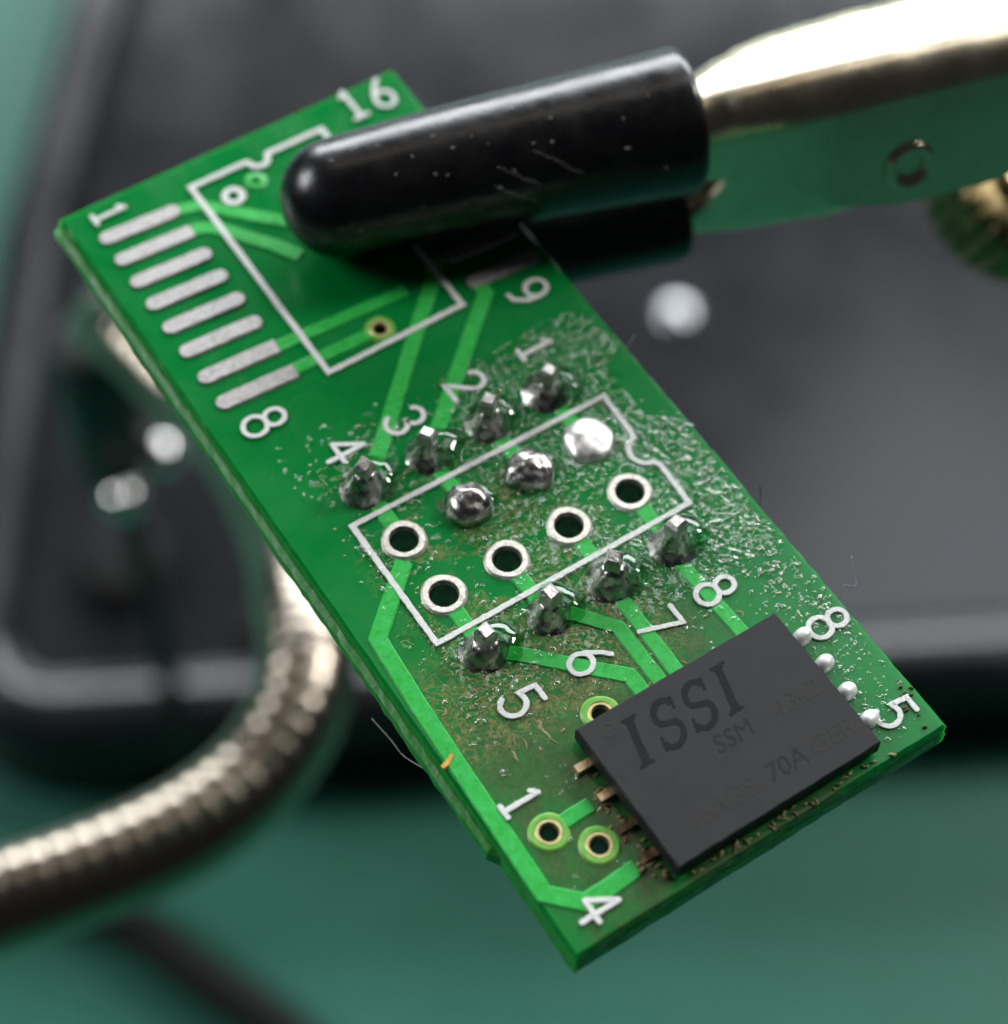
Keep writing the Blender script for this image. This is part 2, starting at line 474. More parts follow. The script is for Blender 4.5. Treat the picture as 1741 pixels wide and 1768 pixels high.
# ------------------------------------------------------------------ circuit board
rng = random.Random(7)
board = empty('circuit_board', (0.39, -0.08, -0.16))
def bobj(name, V, F, mat, parent=None, smooth=False, auto=None):
    """part of the board; coordinates are given with the board's top face at z = 0"""
    if parent is None:
        V = [(v[0] - 0.39, v[1] + 0.08, v[2] + 0.16) for v in V]
        return mesh_obj(name, V, F, mat, board, smooth, auto)
    px, py, pz = parent['origin']
    V = [(v[0] - px, v[1] - py, v[2] - pz) for v in V]
    return mesh_obj(name, V, F, mat, parent, smooth, auto)
def sub_root(name, V, F, mat, origin, smooth=False, auto=None):
    """part with sub-parts: its own origin at its base"""
    Vl = [(v[0] - origin[0], v[1] - origin[1], v[2] - origin[2]) for v in V]
    o = mesh_obj(name, Vl, F, mat, board, smooth, auto)
    o.location = (origin[0] - 0.39, origin[1] + 0.08, origin[2] + 0.16)
    o['origin'] = origin
    return o
tag(board, 'green adapter circuit board with soldered pins and a black memory chip', 'circuit board')

X0, X1, Y0, Y1 = -0.345, 1.122, -1.80, 1.645
HOLES = [((0, -0.254), 0.050), ((0, -0.508), 0.050), ((0.254, -0.508), 0.050), ((0.508, -0.508), 0.050), ((0.766, -0.506), 0.050)]
VIAS = [((-0.185, -1.414), 0.031), ((-0.076, -1.535), 0.031), ((0.402, 0.560), 0.025), ((0.190, -1.160), 0.030)]
def outline(lx, rx, by, ty, jit, seed, tab=0.0):
    r = random.Random(seed); P = []
    N = 90
    for i in range(N):                       # left edge, downwards
        y = ty + (by - ty) * i / N
        e = tab if y > -1.37 else 0.0
        P.append((lx - e + r.uniform(-jit, jit), y))
    for i in range(36): P.append((lx + (rx - lx) * i / 36, by + r.uniform(-jit, jit)))
    for i in range(N): P.append((rx + r.uniform(-jit, jit), by + (ty - by) * i / N))
    for i in range(36): P.append((rx + (lx - rx) * i / 36, ty + r.uniform(-jit, jit)))
    return P
lv = [(0.0, outline(X0 + .010, X1 - .010, Y0 + .010, Y1 - .010, .0012, 1)),
      (-0.012, outline(X0, X1, Y0, Y1, .0025, 2)),
      (-0.050, outline(X0, X1, Y0, Y1, .0030, 3, .006)),
      (-0.062, outline(X0, X1 + .004, Y0 - .003, Y1, .0032, 4, .026)),
      (-0.115, outline(X0, X1 + .004, Y0 - .003, Y1, .0032, 5, .026)),
      (-0.130, outline(X0, X1, Y0, Y1, .0030, 6, .004)),
      (-0.160, outline(X0 + .008, X1 - .008, Y0 + .008, Y1 - .008, .0015, 8))]
V, F = [], []
n = len(lv[0][1])
for z, P in lv:
    V += [(x, y, z) for x, y in P]
for j in range(len(lv) - 1):
    for i in range(n):
        F.append((j * n + i, j * n + (i + 1) % n, (j + 1) * n + (i + 1) % n, (j + 1) * n + i))
NH = 28
for z, P, flip in ((0.0, lv[0][1], False), (-0.16, lv[-1][1], True)):
    loops = [[Vector((x, y, 0)) for x, y in P]]
    for (cx, cy), r in HOLES + VIAS:
        loops.append([Vector((cx + r * math.cos(-2 * PI * k / NH), cy + r * math.sin(-2 * PI * k / NH), 0)) for k in range(NH)])
    tris = tessellate_polygon(loops)
    flat = [v for l in loops for v in l]
    off = len(V)
    V += [(v.x, v.y, z) for v in flat]
    for t in tris:
        a, b, c = (flat[i] for i in t)
        up = (b - a).cross(c - a).z > 0
        tt = t if (up != flip) else (t[0], t[2], t[1])
        F.append(tuple(off + i for i in tt))
sub = bobj('substrate', V, F, M['mask'])
sub.data.materials.append(M['edge'])
nside = (len(lv) - 1) * n
for pi, p in enumerate(sub.data.polygons):
    if n <= pi < nside: p.material_index = 1
for lst, mt in ((HOLES, 'barrel'), (VIAS, 'barrel')):
    for (cx, cy), r in lst:
        V, F = [], []
        for z in (-0.001, -0.159):
            for k in range(NH):
                V.append((cx + r * math.cos(2 * PI * k / NH), cy + r * math.sin(2 * PI * k / NH), z))
        F = [(k, NH + k, NH + (k + 1) % NH, (k + 1) % NH) for k in range(NH)]
        bobj('hole_barrel', V, F, M[mt], None, True)

# traces -------------------------------------------------------------
TR = [
    [(0.03, 0.568), (0.20, 0.566), (0.38, 0.560)],
    [(0.03, 0.690), (0.30, 0.676), (0.58, 0.664)],
    [(0.76, 0.735), (0.675, 0.641), (0.085, 0.070), (0.010, 0.010)],
    [(0.815, 0.555), (0.822, 0.500), (0.366, 0.094), (0.272, 0.010)],
    [(0.03, 1.448), (0.13, 1.425), (0.36, 1.190), (0.60, 0.98)],
    [(0.05, 1.334), (0.12, 1.305), (0.275, 1.105), (0.330, 1.010)],
    [(0.762, -0.05), (0.762, -0.22)], [(0.508, -0.05), (0.512, -0.22)], [(0.254, -0.05), (0.260, -0.22)], [(0.0, -0.05), (0.0, -0.20)],
    [(0.0, -0.556), (0.0, -0.72)], [(0.254, -0.556), (0.254, -0.72)], [(0.508, -0.556), (0.508, -0.72)], [(0.766, -0.556), (0.764, -0.72)],
    [(-0.044, -0.326), (-0.072, -0.350), (-0.276, -0.534), (-0.292, -0.80), (-0.302, -1.10), (-0.313, -1.575), (-0.220, -1.668), (-0.140, -1.668), (-0.020, -1.660)],
    [(0.03, -0.79), (0.085, -0.832), (0.315, -1.060), (0.352, -1.095), (0.352, -1.26)],
    [(0.267, -0.77), (0.322, -0.800), (0.424, -0.925), (0.424, -1.26)],
    [(0.508, -0.80), (0.494, -0.860), (0.490, -1.26)],
    [(0.758, -0.80), (0.746, -0.845), (0.768, -1.26)],
    [(-0.138, -1.411), (-0.100, -1.407), (-0.02, -1.406)],
]
TW = [0.046, 0.046, 0.050, 0.050, 0.050, 0.050] + [0.05] * 8 + [0.054, 0.050, 0.048, 0.048, 0.046, 0.046]
for P, wd in zip(TR, TW):
    V, F = stroke(P, wd, 0.0048, 0.0004, cap=False, jit=0.03, step=0.03, bevel=0.005, rng=rng)
    bobj('trace', V, F, M['trace'])

# pads ---------------------------------------------------------------
PADY = [1.458, 1.337, 1.214, 1.092, 0.965, 0.838, 0.702, 0.570]
for i, y in enumerate(PADY):
    sq = i in (1, 6, 7)
    V, F = stroke([(-0.236, y + .004), (0.048 if sq else 0.030, y - .010)], 0.058, 0.0075, 0.0004, cap0=True, cap1=not sq, jit=0.035, step=0.02, bevel=0.006, rng=rng)
    bobj('solder_pad', V, F, M['tin'])
for y in (0.553, 0.702, 0.830):
    V, F = stroke([(0.812, y + .010), (1.062, y - .004)], 0.055, 0.0075, 0.0004, jit=0.03, step=0.02, rng=rng)
    bobj('solder_pad', V, F, M['tin'])

# ring pads round the empty holes ---------------------------------------
def annulus(cx, cy, r0, r1, h, z0=0.0004, N=40, wob=0.02, rg=rng):
    V, F = [], []
    ph = rg.uniform(0, 6)
    for k in range(N):
        a = 2 * PI * k / N
        q = 1 + wob * math.sin(3 * a + ph) + rg.uniform(-wob, wob) * .5
        for r, z in ((r1 * q + .004, z0), (r1 * q - .004, z0 + h), ((r0 + r1) * .5, z0 + h * 1.01), (r0 + .003, z0 + h), (r0 - .001, z0 - .012)):
            V.append((cx + r * math.cos(a), cy + r * math.sin(a), z))
    for k in range(N):
        a, b = k * 5, ((k + 1) % N) * 5
        for j in range(4): F.append((a + j, b + j, b + j + 1, a + j + 1))
    return V, F
for (cx, cy), r in HOLES:
    V, F = annulus(cx, cy, r, 0.076, 0.010, wob=0.02)
    o = bobj('ring_pad', V, F, M['ring'], None, True, 50)
for (cx, cy), r in VIAS:
    V, F = annulus(cx, cy, r + .012, 0.064 if r > .026 else .054, 0.0062, z0=0.0009, wob=0.02)
    bobj('via_ring', V, F, M['viaring'], None, True, 18)
    V, F = annulus(cx, cy, r, r + .015, 0.0058, z0=0.0010, wob=0.03)
    bobj('via_rim', V, F, M['viagold'], None, True, 18)

# printed outlines -------------------------------------------------------
def arc(cx, cy, r, a0, a1, n=10):
    return [(cx + r * math.cos(math.radians(a0 + (a1 - a0) * i / n)), cy + r * math.sin(math.radians(a0 + (a1 - a0) * i / n))) for i in range(n + 1)]
SILK_Z = 0.0056
P = [(0.145, 1.515), (0.385, 1.515)] + arc(0.432, 1.507, 0.040, 180, 360, 8) + [(0.478, 1.512), (0.718, 1.510), (0.717, 0.494), (0.144, 0.489)]
V, F = stroke(P, 0.020, 0.003, SILK_Z, closed=True, jit=0.13, step=0.012, bevel=0.002, rng=rng)
bobj('printed_outline', V, F, M['silk'])
P = [(-0.122, -0.113), (0.921, -0.122), (0.915, -0.300)] + arc(0.918, -0.388, 0.062, 100, 262, 10) + [(0.922, -0.475), (0.914, -0.655), (-0.121, -0.656)]
V, F = stroke(P, 0.018, 0.003, SILK_Z, closed=True, jit=0.16, step=0.012, bevel=0.002, rng=rng)
bobj('printed_outline', V, F, M['silk'])
V, F = stroke(arc(0.262, 1.392, 0.034, 0, 345, 24), 0.022, 0.003, SILK_Z, closed=True, jit=0.06, bevel=0.002, rng=rng)
bobj('printed_circle', V, F, M['silk'])
V, F = annulus(0.372, 1.415, 0.014, 0.040, 0.006)
bobj('via_ring', V, F, M['trace'], None, True, 50)

# printed digits ---------------------------------------------------------
def ell(cx, cy, rx, ry, a0, a1, n=18):
    return [(cx + rx * math.cos(math.radians(a0 + (a1 - a0) * i / n)), cy + ry * math.sin(math.radians(a0 + (a1 - a0) * i / n))) for i in range(n + 1)]
GL = {
    '1': [[(0.30, 0.0), (0.30, 1.0)], [(0.29, 0.97), (0.16, 0.84)], [(0.12, 0.0), (0.48, 0.0)]],
    '2': [ell(0.30, 0.72, 0.25, 0.26, 170, -35) + [(0.06, 0.02), (0.58, 0.02)]],
    '3': [ell(0.28, 0.75, 0.23, 0.23, 160, -85) + ell(0.28, 0.27, 0.27, 0.26, 85, -160)],
    '4': [[(0.42, 0.0), (0.42, 1.0)], [(0.41, 0.98), (0.04, 0.36)], [(0.03, 0.34), (0.62, 0.34)]],
    '5': [[(0.52, 0.98), (0.14, 0.98), (0.10, 0.56)] + ell(0.28, 0.31, 0.27, 0.30, 115, -150)],
    '6': [[(0.46, 1.0), (0.28, 0.80), (0.10, 0.50)], ell(0.30, 0.29, 0.25, 0.28, 0, 345)],
    '7': [[(0.06, 0.98), (0.56, 0.98), (0.24, 0.0)]],
    '8': [ell(0.30, 0.75, 0.21, 0.23, 0, 345), ell(0.30, 0.27, 0.26, 0.27, 0, 345)],
    '9': [[(0.14, 0.02), (0.34, 0.06), (0.52, 0.34), (0.55, 0.62)], ell(0.30, 0.70, 0.24, 0.27, 0, 345)],
}
def digit(ch, cx, cy, h, turned=True, wd=0.0158):
    V, F = [], []
    for k, s in enumerate(GL[ch]):
        closed = len(s) > 12 and (Vector(s[0]) - Vector(s[-1])).length < 0.2
        if turned: P = [(cx + (b - .5) * h, cy - (a - .3) * h) for a, b in s]
        else: P = [(cx + (a - .3) * h, cy + (b - .5) * h) for a, b in s]
        v, f = stroke(P, wd, 0.0030 + 0.0006 * k, SILK_Z, closed=closed, jit=0.15, step=0.009, bevel=0.002, rng=rng)
        add(V, F, v, f)
    bobj('printed_digit', V, F, M['silk'])
for ch, x, y, h in (('1', -0.175, 1.561, 0.125), ('9', 0.958, 0.416, 0.155), ('8', -0.158, 0.424, 0.162),
                    ('1', 0.834, 0.184, 0.125), ('2', 0.533, 0.183, 0.145), ('3', 0.265, 0.164, 0.150), ('4', 0.017, 0.173, 0.145),
                    ('5', -0.004, -0.983, 0.150), ('6', 0.271, -0.975, 0.150), ('7', 0.546, -0.988, 0.150), ('8', 0.784, -0.985, 0.150),
                    ('1', -0.202, -1.281, 0.130), ('4', -0.198, -1.700, 0.140), ('8', 1.028, -1.291, 0.150), ('5', 1.005, -1.673, 0.140)):
    digit(ch, x, y, h)
digit('1', 0.886, 1.560, 0.150, False)
digit('6', 1.012, 1.548, 0.150, False)

# header pins with their solder joints -------------------------------------
def joint_mesh(cx, cy, r, h, rtop, bulge, seed):
    def wob(a, z, rr):
        return 1 + 0.10 * noise.noise(Vector((math.cos(a) * 1.3, math.sin(a) * 1.3, z * 14 + seed * 3.1))) + 0.05 * noise.noise(Vector((math.cos(a) * 4, math.sin(a) * 4, z * 40 + seed)))
    prof = [(r * 1.03, 0.0)]
    for i in range(1, 13):
        t = i / 12
        conc = rtop + (r - rtop) * (1 - t) ** 1.7
        conv = rtop + (r - rtop) * math.sqrt(max(0.0, 1 - t * t))
        prof.append((conc * (1 - bulge) + conv * bulge, h * t))
    return revolve(prof, 36, cx, cy, 0.0006, wob)
PINS = [(0.762, 0.0, .145, .12), (0.508, 0.0, .158, .22), (0.254, 0.0, .150, .05), (0.0, 0.0, .150, .30),
        (0.0, -0.762, .142, .50), (0.254, -0.762, .160, .28), (0.508, -0.762, .158, .34), (0.764, -0.762, .162, .10)]
for i, (x, y, ph, bl) in enumerate(PINS):
    V, F = joint_mesh(x, y, 0.090 - 0.006 * (i % 3), ph * (0.52 + .05 * (i % 4)), 0.032, bl, i)
    j = sub_root('solder_joint', V, F, M['solder'], (x, y, 0.0), True, 60)
    # square pin end, clipped unevenly
    a0 = rng.uniform(-.3, .3) + 0.5; hw = 0.028
    V = []
    tx, ty = rng.uniform(-.12, .12), rng.uniform(-.12, .12)
    for z, k in ((0.03, 1.0), (ph - .013, 1.0), (ph, 0.66)):
        for q in range(4):
            an = a0 + PI / 4 + q * PI / 2
            dx, dy = hw * k * 1.414 * math.cos(an), hw * k * 1.414 * math.sin(an)
            V.append((x + dx, y + dy, z + ((dx * tx + dy * ty) * 2 if z > .05 else 0)))
    F = [(b + q, b + (q + 1) % 4, b + 4 + (q + 1) % 4, b + 4 + q) for b in (0, 4) for q in range(4)] + [(8, 9, 10, 11)]
    bobj('pin', V, F, M['pin'], j)
    # pool of clear flux on the far side of the joint
    fx, fy = x + 0.044 + rng.uniform(-.006, .006), y + 0.004 + rng.uniform(-.01, .01)
    sd = i * 7.7
    def wob(a, z, rr): return 1 + 0.16 * noise.noise(Vector((math.cos(a) * 1.6, math.sin(a) * 1.6, sd)))
    V, F = revolve([(0.092 * math.cos(t), 0.056 * math.sin(t)) for t in [k * PI / 20 for k in range(10)]], 36, fx, fy, 0.0004, wob)
    bobj('flux_pool', V, F, M['pool'], j, True)
for i, (x, y, r, h, mt) in enumerate(((0.262, -0.258, .088, .070, 'solder'), (0.516, -0.254, .088, .066, 'solder'), (0.768, -0.254, .090, .030, 'brightsolder'))):
    sd = 20 + i * 5.3
    def wob(a, z, rr): return 1 + 0.14 * noise.noise(Vector((math.cos(a) * 1.5, math.sin(a) * 1.5, z * 12 + sd)))
    V, F = revolve([(r * 1.02, 0)] + [(r * math.cos(t), .008 + h * math.sin(t)) for t in [k * PI / 26 for k in range(13)]], 36, x, y, 0.0006, wob)
    V2 = []
    for v in V:
        d = noise.noise(Vector((v[0] * 22, v[1] * 22, v[2] * 22 + sd)))
        V2.append((v[0], v[1], v[2] + d * (0.010 if i < 2 else 0.004) * (1 if v[2] > .01 else 0)))
    b = sub_root('solder_blob', V2, F, M[mt], (x, y, 0.0), True, 70)
    if i < 2:
        V, F = revolve([(0.080 * math.cos(t), 0.040 * math.sin(t)) for t in [k * PI / 20 for k in range(10)]], 36, x + .034, y + .006, 0.0004, wob)
        bobj('flux_pool', V, F, M['pool'], b, True)

# memory chip ---------------------------------------------------------------
cx0, cx1, cy0, cy1, cz0, cz1 = 0.062, 0.862, -1.756, -1.193, 0.014, 0.088
V, F = [], []
rows = []
for z, ins in ((cz0, .006), (cz0 + .006, 0.0), (cz1 - .005, 0.0), (cz1, .004)):
    r_ = random.Random(int(z * 1e4)); k = []
    for i in range(24): k.append((cx0 + ins + (cx1 - cx0 - 2 * ins) * i / 24, cy0 + ins))
    for i in range(18): k.append((cx1 - ins, cy0 + ins + (cy1 - cy0 - 2 * ins) * i / 18))
    for i in range(24): k.append((cx1 - ins - (cx1 - cx0 - 2 * ins) * i / 24, cy1 - ins))
    for i in range(18): k.append((cx0 + ins, cy1 - ins - (cy1 - cy0 - 2 * ins) * i / 18))
    rows.append(len(V)); V += [(a + r_.uniform(-.0013, .0013), b + r_.uniform(-.0013, .0013), z) for a, b in k]
n = 84
for j in range(3):
    for i in range(n):
        F.append((rows[j] + i, rows[j] + (i + 1) % n, rows[j + 1] + (i + 1) % n, rows[j + 1] + i))
F.append(tuple(rows[3] + i for i in range(n))); F.append(tuple(rows[0] + n - 1 - i for i in range(n)))
chip = sub_root('memory_chip', V, F, M['epoxy'], (0.462, -1.4745, 0.0))
chip['label'] = 'black square-edged chip with worn dark lettering'
LY = [-1.288, -1.408, -1.529, -1.648]
for i, y in enumerate(LY):
    # solder toes on the far side, their glint put into the white colour
    V, F = revolve([(1.0, 0)] + [(math.cos(t), math.sin(t)) for t in [k * PI / 16 for k in range(1, 8)]], 18)
    V = [(0.916 + .044 * v[0], y + .031 * v[1] + .006 * v[0], 0.001 + .036 * v[2] + .004 * math.sin(2.2 * v[0] + i)) for v in V]
    bobj('lead', V, F, M['toe'], chip, True)
    # near side: low tinned toes, the last two brown with burnt flux
    a, b, c, d, h = -0.003 + .006 * (i % 2), 0.066, y - .019, y + .019, (0.026, 0.022, 0.016, 0.014)[i]
    V = [(a, c, .0006), (b, c, .0006), (b, d, .0006), (a, d, .0006), (a + .006, c + .005, h), (b, c + .005, h), (b, d - .005, h), (a + .006, d - .005, h)]
    F = [(4, 5, 6, 7), (0, 1, 5, 4), (1, 2, 6, 5), (2, 3, 7, 6), (3, 0, 4, 7)]
    bobj('lead', V, F, M['gold'] if i < 2 else M['char'], chip)

# lettering on the chip: large serif capitals, slanted
MZ = cz1 + 0.0004
def issi():
    H, sl = 0.165, 0.26
    def put(P, ox):
        return [(ox + a * H + (b - .5) * H * sl, -1.335 + (b - .5) * H) for a, b in P]
    for ch, ox in (('I', 0.205), ('S', 0.325), ('S', 0.448), ('I', 0.558)):
        V, F = [], []
        if ch == 'I':
            parts = [([(0, 0.05), (0, 0.95)], .026), ([(-0.17, 0.0), (0.17, 0.0)], .009), ([(-0.17, 1.0), (0.17, 1.0)], .009), ([(-0.11, 0.045), (0.11, 0.045)], .010), ([(-0.11, 0.955), (0.11, 0.955)], .010)]
        else:
            parts = [(ell(0.0, 0.735, 0.22, 0.245, 20, 230, 14) + ell(0.0, 0.265, 0.24, 0.25, 50, -160, 14), .021), ([(0.23, 0.98), (0.235, 0.70)], .009), ([(-0.25, 0.02), (-0.245, 0.32)], .009)]
        for k, (P, wd) in enumerate(parts):
            v, f = stroke(put(P, ox), wd, 0.0003 + .00008 * k, MZ, jit=0.16, step=.008, bevel=0.0006, cap=False, rng=rng)
            add(V, F, v, f)
        bobj('laser_letter', V, F, M['laser'], chip)
issi()
def text_part(txt, x, y, size, mt, sl=0.2):
    c = bpy.data.curves.new('t', 'FONT'); c.body = txt; c.size = size; c.shear = sl; c.extrude = 0.0002; c.resolution_u = 3
    t = bpy.data.objects.new('t', c); SC.collection.objects.link(t)
    dg = bpy.context.evaluated_depsgraph_get()
    me = bpy.data.meshes.new_from_object(t.evaluated_get(dg))
    bpy.data.objects.remove(t)
    V = [(v.co.x + x, v.co.y + y, v.co.z + MZ) for v in me.vertices]
    F = [tuple(p.vertices) for p in me.polygons]
    bpy.data.meshes.remove(me)
    bobj('laser_lettering', V, F, mt, chip)
text_part('SSM', 0.395, -1.512, 0.088, M['faint'])
text_part('1342', 0.640, -1.512, 0.088, M['lasertan'])
text_part('6NV3S', 0.165, -1.684, 0.092, M['lasertan'])
text_part('70A', 0.475, -1.684, 0.092, M['faint'])
text_part('GER', 0.655, -1.684, 0.092, M['lasertan'])
V, F = stroke(arc(0.150, -1.253, 0.022, 0, 345, 20), 0.006, 0.0003, MZ, closed=True, bevel=.0006, rng=rng)
bobj('pin_one_mark', V, F, M['lasertan'], chip)

# scraped copper nick on the long trace
V, F = stroke([(-0.342, -1.046), (-0.325, -1.042), (-0.300, -1.026)], 0.013, 0.007, 0.001, jit=0.35, step=.009, rng=rng)
bobj('copper_nick', V, F, M['copper'])

# flux residue: droplets and dried curls ----------------------------------
def blocked(x, y):
    if cx0 - .02 < x < cx1 + .015 and cy0 - .01 < y < cy1 + .01: return True
    for (hx, hy), r in HOLES:
        if (x - hx) ** 2 + (y - hy) ** 2 < .080 ** 2: return True
    for (hx, hy), r in VIAS:
        if (x - hx) ** 2 + (y - hy) ** 2 < .066 ** 2: return True
    return False
def dens(x, y):
    d = 0.0
    if -0.95 < y < 0.30:
        edge = min(1.0, max(0.0, (0.30 - y) / .12))
        if x > 0.80: d = max(d, 1.0 * edge)
        elif x > 0.45: d = max(d, 0.62 * edge)
        elif x > -0.14: d = max(d, 0.34 * edge if y < .18 else 0.10)
        elif x > -0.22: d = max(d, 0.16)
    if y <= -0.95:
        if x > 0.86: d = max(d, 0.65)
        elif x > -0.25: d = max(d, 0.12 if y > -1.3 else 0.05)
    nn = 0.5 + 0.9 * noise.noise(Vector((x * 3.2, y * 3.2, 4.0)))
    if x > 1.0 and nn < .35: d *= .25
    return d * max(0.15, min(1.2, nn + .25))
def dome(cx, cy, rx, ry, h, ang, z0):
    V = []; F = []
    ca, sa = math.cos(ang), math.sin(ang)
    for q, hz in ((1.0, 0.0), (0.80, 0.6), (0.42, 0.92)):
        for k in range(7):
            a = 2 * PI * k / 7
            u, v = rx * q * math.cos(a), ry * q * math.sin(a)
            V.append((cx + u * ca - v * sa, cy + u * sa + v * ca, z0 + h * hz))
    V.append((cx, cy, z0 + h))
    for j in range(2):
        for k in range(7):
            F.append((j * 7 + k, j * 7 + (k + 1) % 7, (j + 1) * 7 + (k + 1) % 7, (j + 1) * 7 + k))
    for k in range(7): F.append((14 + k, 14 + (k + 1) % 7, 21))
    return V, F
V, F = [], []
cnt = 0
while cnt < 3400:
    x, y = rng.uniform(-.3, 1.10), rng.uniform(-1.76, .32)
    if rng.random() > dens(x, y) or blocked(x, y): continue
    r = 0.0040 + 0.0095 * rng.random() ** 2.0
    if rng.random() < .04: r *= 1.8
    el = 1 + rng.random() ** 4 * 1.2
    v, f = dome(x, y, r * el, r, r * rng.uniform(.7, 1.1), rng.uniform(0, PI), 0.0)
    add(V, F, v, f); cnt += 1
o = bobj('flux_droplets', V, F, M['rosin'], None, True); o['kind'] = 'stuff'
# ridges of clear flux
def wiggle(x, y, L, n, ang, curl):
    P = [Vector((x, y))]; a = ang
    for i in range(n):
        a += rng.uniform(-curl, curl)
        P.append(P[-1] + Vector((math.cos(a), math.sin(a))) * (L / n))
    return P
def ridge(P, r, h, z0=0.0):
    V, F = [], []
    n = len(P)
    for i, c in enumerate(P):
        t = (P[min(i + 1, n - 1)] - P[max(i - 1, 0)]).normalized(); nn = Vector((-t.y, t.x))
        s = math.sin(PI * (i + .4) / (n - .2)) ** .6
        for k, z in ((1, 0), (.7, .7), (0, 1), (-.7, .7), (-1, 0)):
            q = c + nn * (k * r * s)
            V.append((q.x, q.y, z0 + h * z * s))
    for i in range(n - 1):
        for k in range(4): F.append((i * 5 + k, (i + 1) * 5 + k, (i + 1) * 5 + k + 1, i * 5 + k + 1))
    return V, F
V, F = [], []
cnt = 0
while cnt < 60:
    x, y = rng.uniform(.2, 1.08), rng.uniform(-1.7, .25)
    if rng.random() > dens(x, y) or blocked(x, y): continue
    P = wiggle(x, y, rng.uniform(.025, .075), 6, rng.uniform(-2.6, -.3), .5)
    if any(blocked(p.x, p.y) or p.x > 1.1 for p in P): continue
    v, f = ridge(P, rng.uniform(.005, .009), rng.uniform(.006, .010)); add(V, F, v, f); cnt += 1
for P in ([(.93, -.545), (.965, -.62), (.97, -.70), (1.0, -.78)], [(.96, -.40), (.985, -.46), (.99, -.52)], [(.99, .04), (1.0, -.04), (1.045, -.09)], [(1.0, -.30), (1.03, -.36), (1.06, -.40)],
          [(.955, -.44), (1.0, -.45), (1.03, -.48)], [(.88, -.70), (.93, -.74), (.95, -.80), (.93, -.87)], [(.85, -.66), (.865, -.70), (.90, -.72)]):
    v, f = ridge([Vector((p.x, p.y)) for p in resample([(a, b, 0) for a, b in P], .012)], .012, .013); add(V, F, v, f)
o = bobj('flux_ridges', V, F, M['rosin'], None, True); o['kind'] = 'stuff'
# wrinkled wet film between and beside the droplets
V, F = [], []
idx = {}
GS = 0.0065
def film_h(x, y):
    d = dens(x, y)
    a = noise.noise(Vector((x * 26, y * 26, 1.7))); b = noise.noise(Vector((x * 61, y * 61, 8.1)))
    return 0.0012 + (0.0125 * max(0.0, 0.42 - abs(a)) + 0.0042 * b) * min(1.0, 0.25 + d)
def node(i, j):
    k = (i, j)
    if k not in idx:
        x, y = -0.24 + i * GS, 0.30 - j * GS
        idx[k] = len(V); V.append((x, y, max(0.0006, film_h(x, y))))
    return idx[k]
for j in range(int(1.25 / GS)):
    for i in range(int(1.335 / GS)):
        x, y = -0.24 + (i + .5) * GS, 0.30 - (j + .5) * GS
        if blocked(x, y): continue
        lim = 0.20 + 0.30 * noise.noise(Vector((x * 7, y * 7, 2.2)))
        if dens(x, y) < max(.08, lim): continue
        F.append((node(i, j), node(i, j + 1), node(i + 1, j + 1), node(i + 1, j)))
o = bobj('flux_film', V, F, M['flux'], None, True); o['kind'] = 'stuff'
# tan curls
V, F = [], []
cnt = 0
while cnt < 55:
    x, y = rng.uniform(-.28, .88), rng.uniform(-1.15, -.18)
    wgt = 0.10
    if y < -.62: wgt = .36
    if y < -.78 and x < .50: wgt = 1.0
    if x > .6 and y > -.7: wgt = .04
    if x < -.14 and y > -.6: wgt = .08
    if rng.random() > wgt or blocked(x, y): continue
    big = rng.random() < .10
    P = wiggle(x, y, rng.uniform(.09, .16) if big else rng.uniform(.015, .05), 12 if big else 7, rng.uniform(-1.6, .8), .95)
    if any(blocked(p.x, p.y) or p.x < -.32 for p in P): continue
    v, f = ridge(P, rng.uniform(.0022, .0058), rng.uniform(.002, .004)); add(V, F, v, f); cnt += 1
cnt = 0
while cnt < 60:      # crumbs round the chip's near edges
    if rng.random() < .5: x, y = rng.uniform(.05, .9), -1.762 - abs(rng.gauss(0, .008))
    else: x, y = .045 - abs(rng.gauss(0, .035)), rng.uniform(-1.76, -1.28)
    if y < -1.786: continue
    v, f = ridge(wiggle(x, y, rng.uniform(.012, .035), 5, rng.uniform(-.5, .5), .8), rng.uniform(.004, .008), rng.uniform(.004, .010)); add(V, F, v, f); cnt += 1
o = bobj('dried_flux_curls', V, F, M['tan'], None, True); o['kind'] = 'stuff'
V, F = [], []
for i in range(18):
    x, y = .05 - abs(rng.gauss(0, .03)), rng.uniform(-1.75, -1.40)
    if blocked(x, y): continue
    v, f = dome(x, y, rng.uniform(.008, .022), rng.uniform(.006, .014), rng.uniform(.008, .02), rng.uniform(0, PI), 0); add(V, F, v, f)
for i in range(14):
    x, y = rng.uniform(1.03, 1.11), rng.gauss(-1.66, .05)
    v, f = dome(x, max(y, -1.78), rng.uniform(.004, .012), rng.uniform(.003, .007), rng.uniform(.006, .014), rng.uniform(0, PI), 0); add(V, F, v, f)
o = bobj('burnt_flux', V, F, M['char'], None, True); o['kind'] = 'stuff'

# ------------------------------------------------------------------ alligator clip holding the board
AX = Vector((0.3400, 1.0530, 0.0)); AD = Vector((0.95912, -0.28299, 0.0)); AN = Vector((0.28299, 0.95912, 0.0))
clip = empty('alligator_clip', AX)
clip.rotation_euler = (0, 0, math.atan2(AD.y, AD.x))
tag(clip, 'pale gold alligator clip with black vinyl sleeves gripping the board', 'clip')

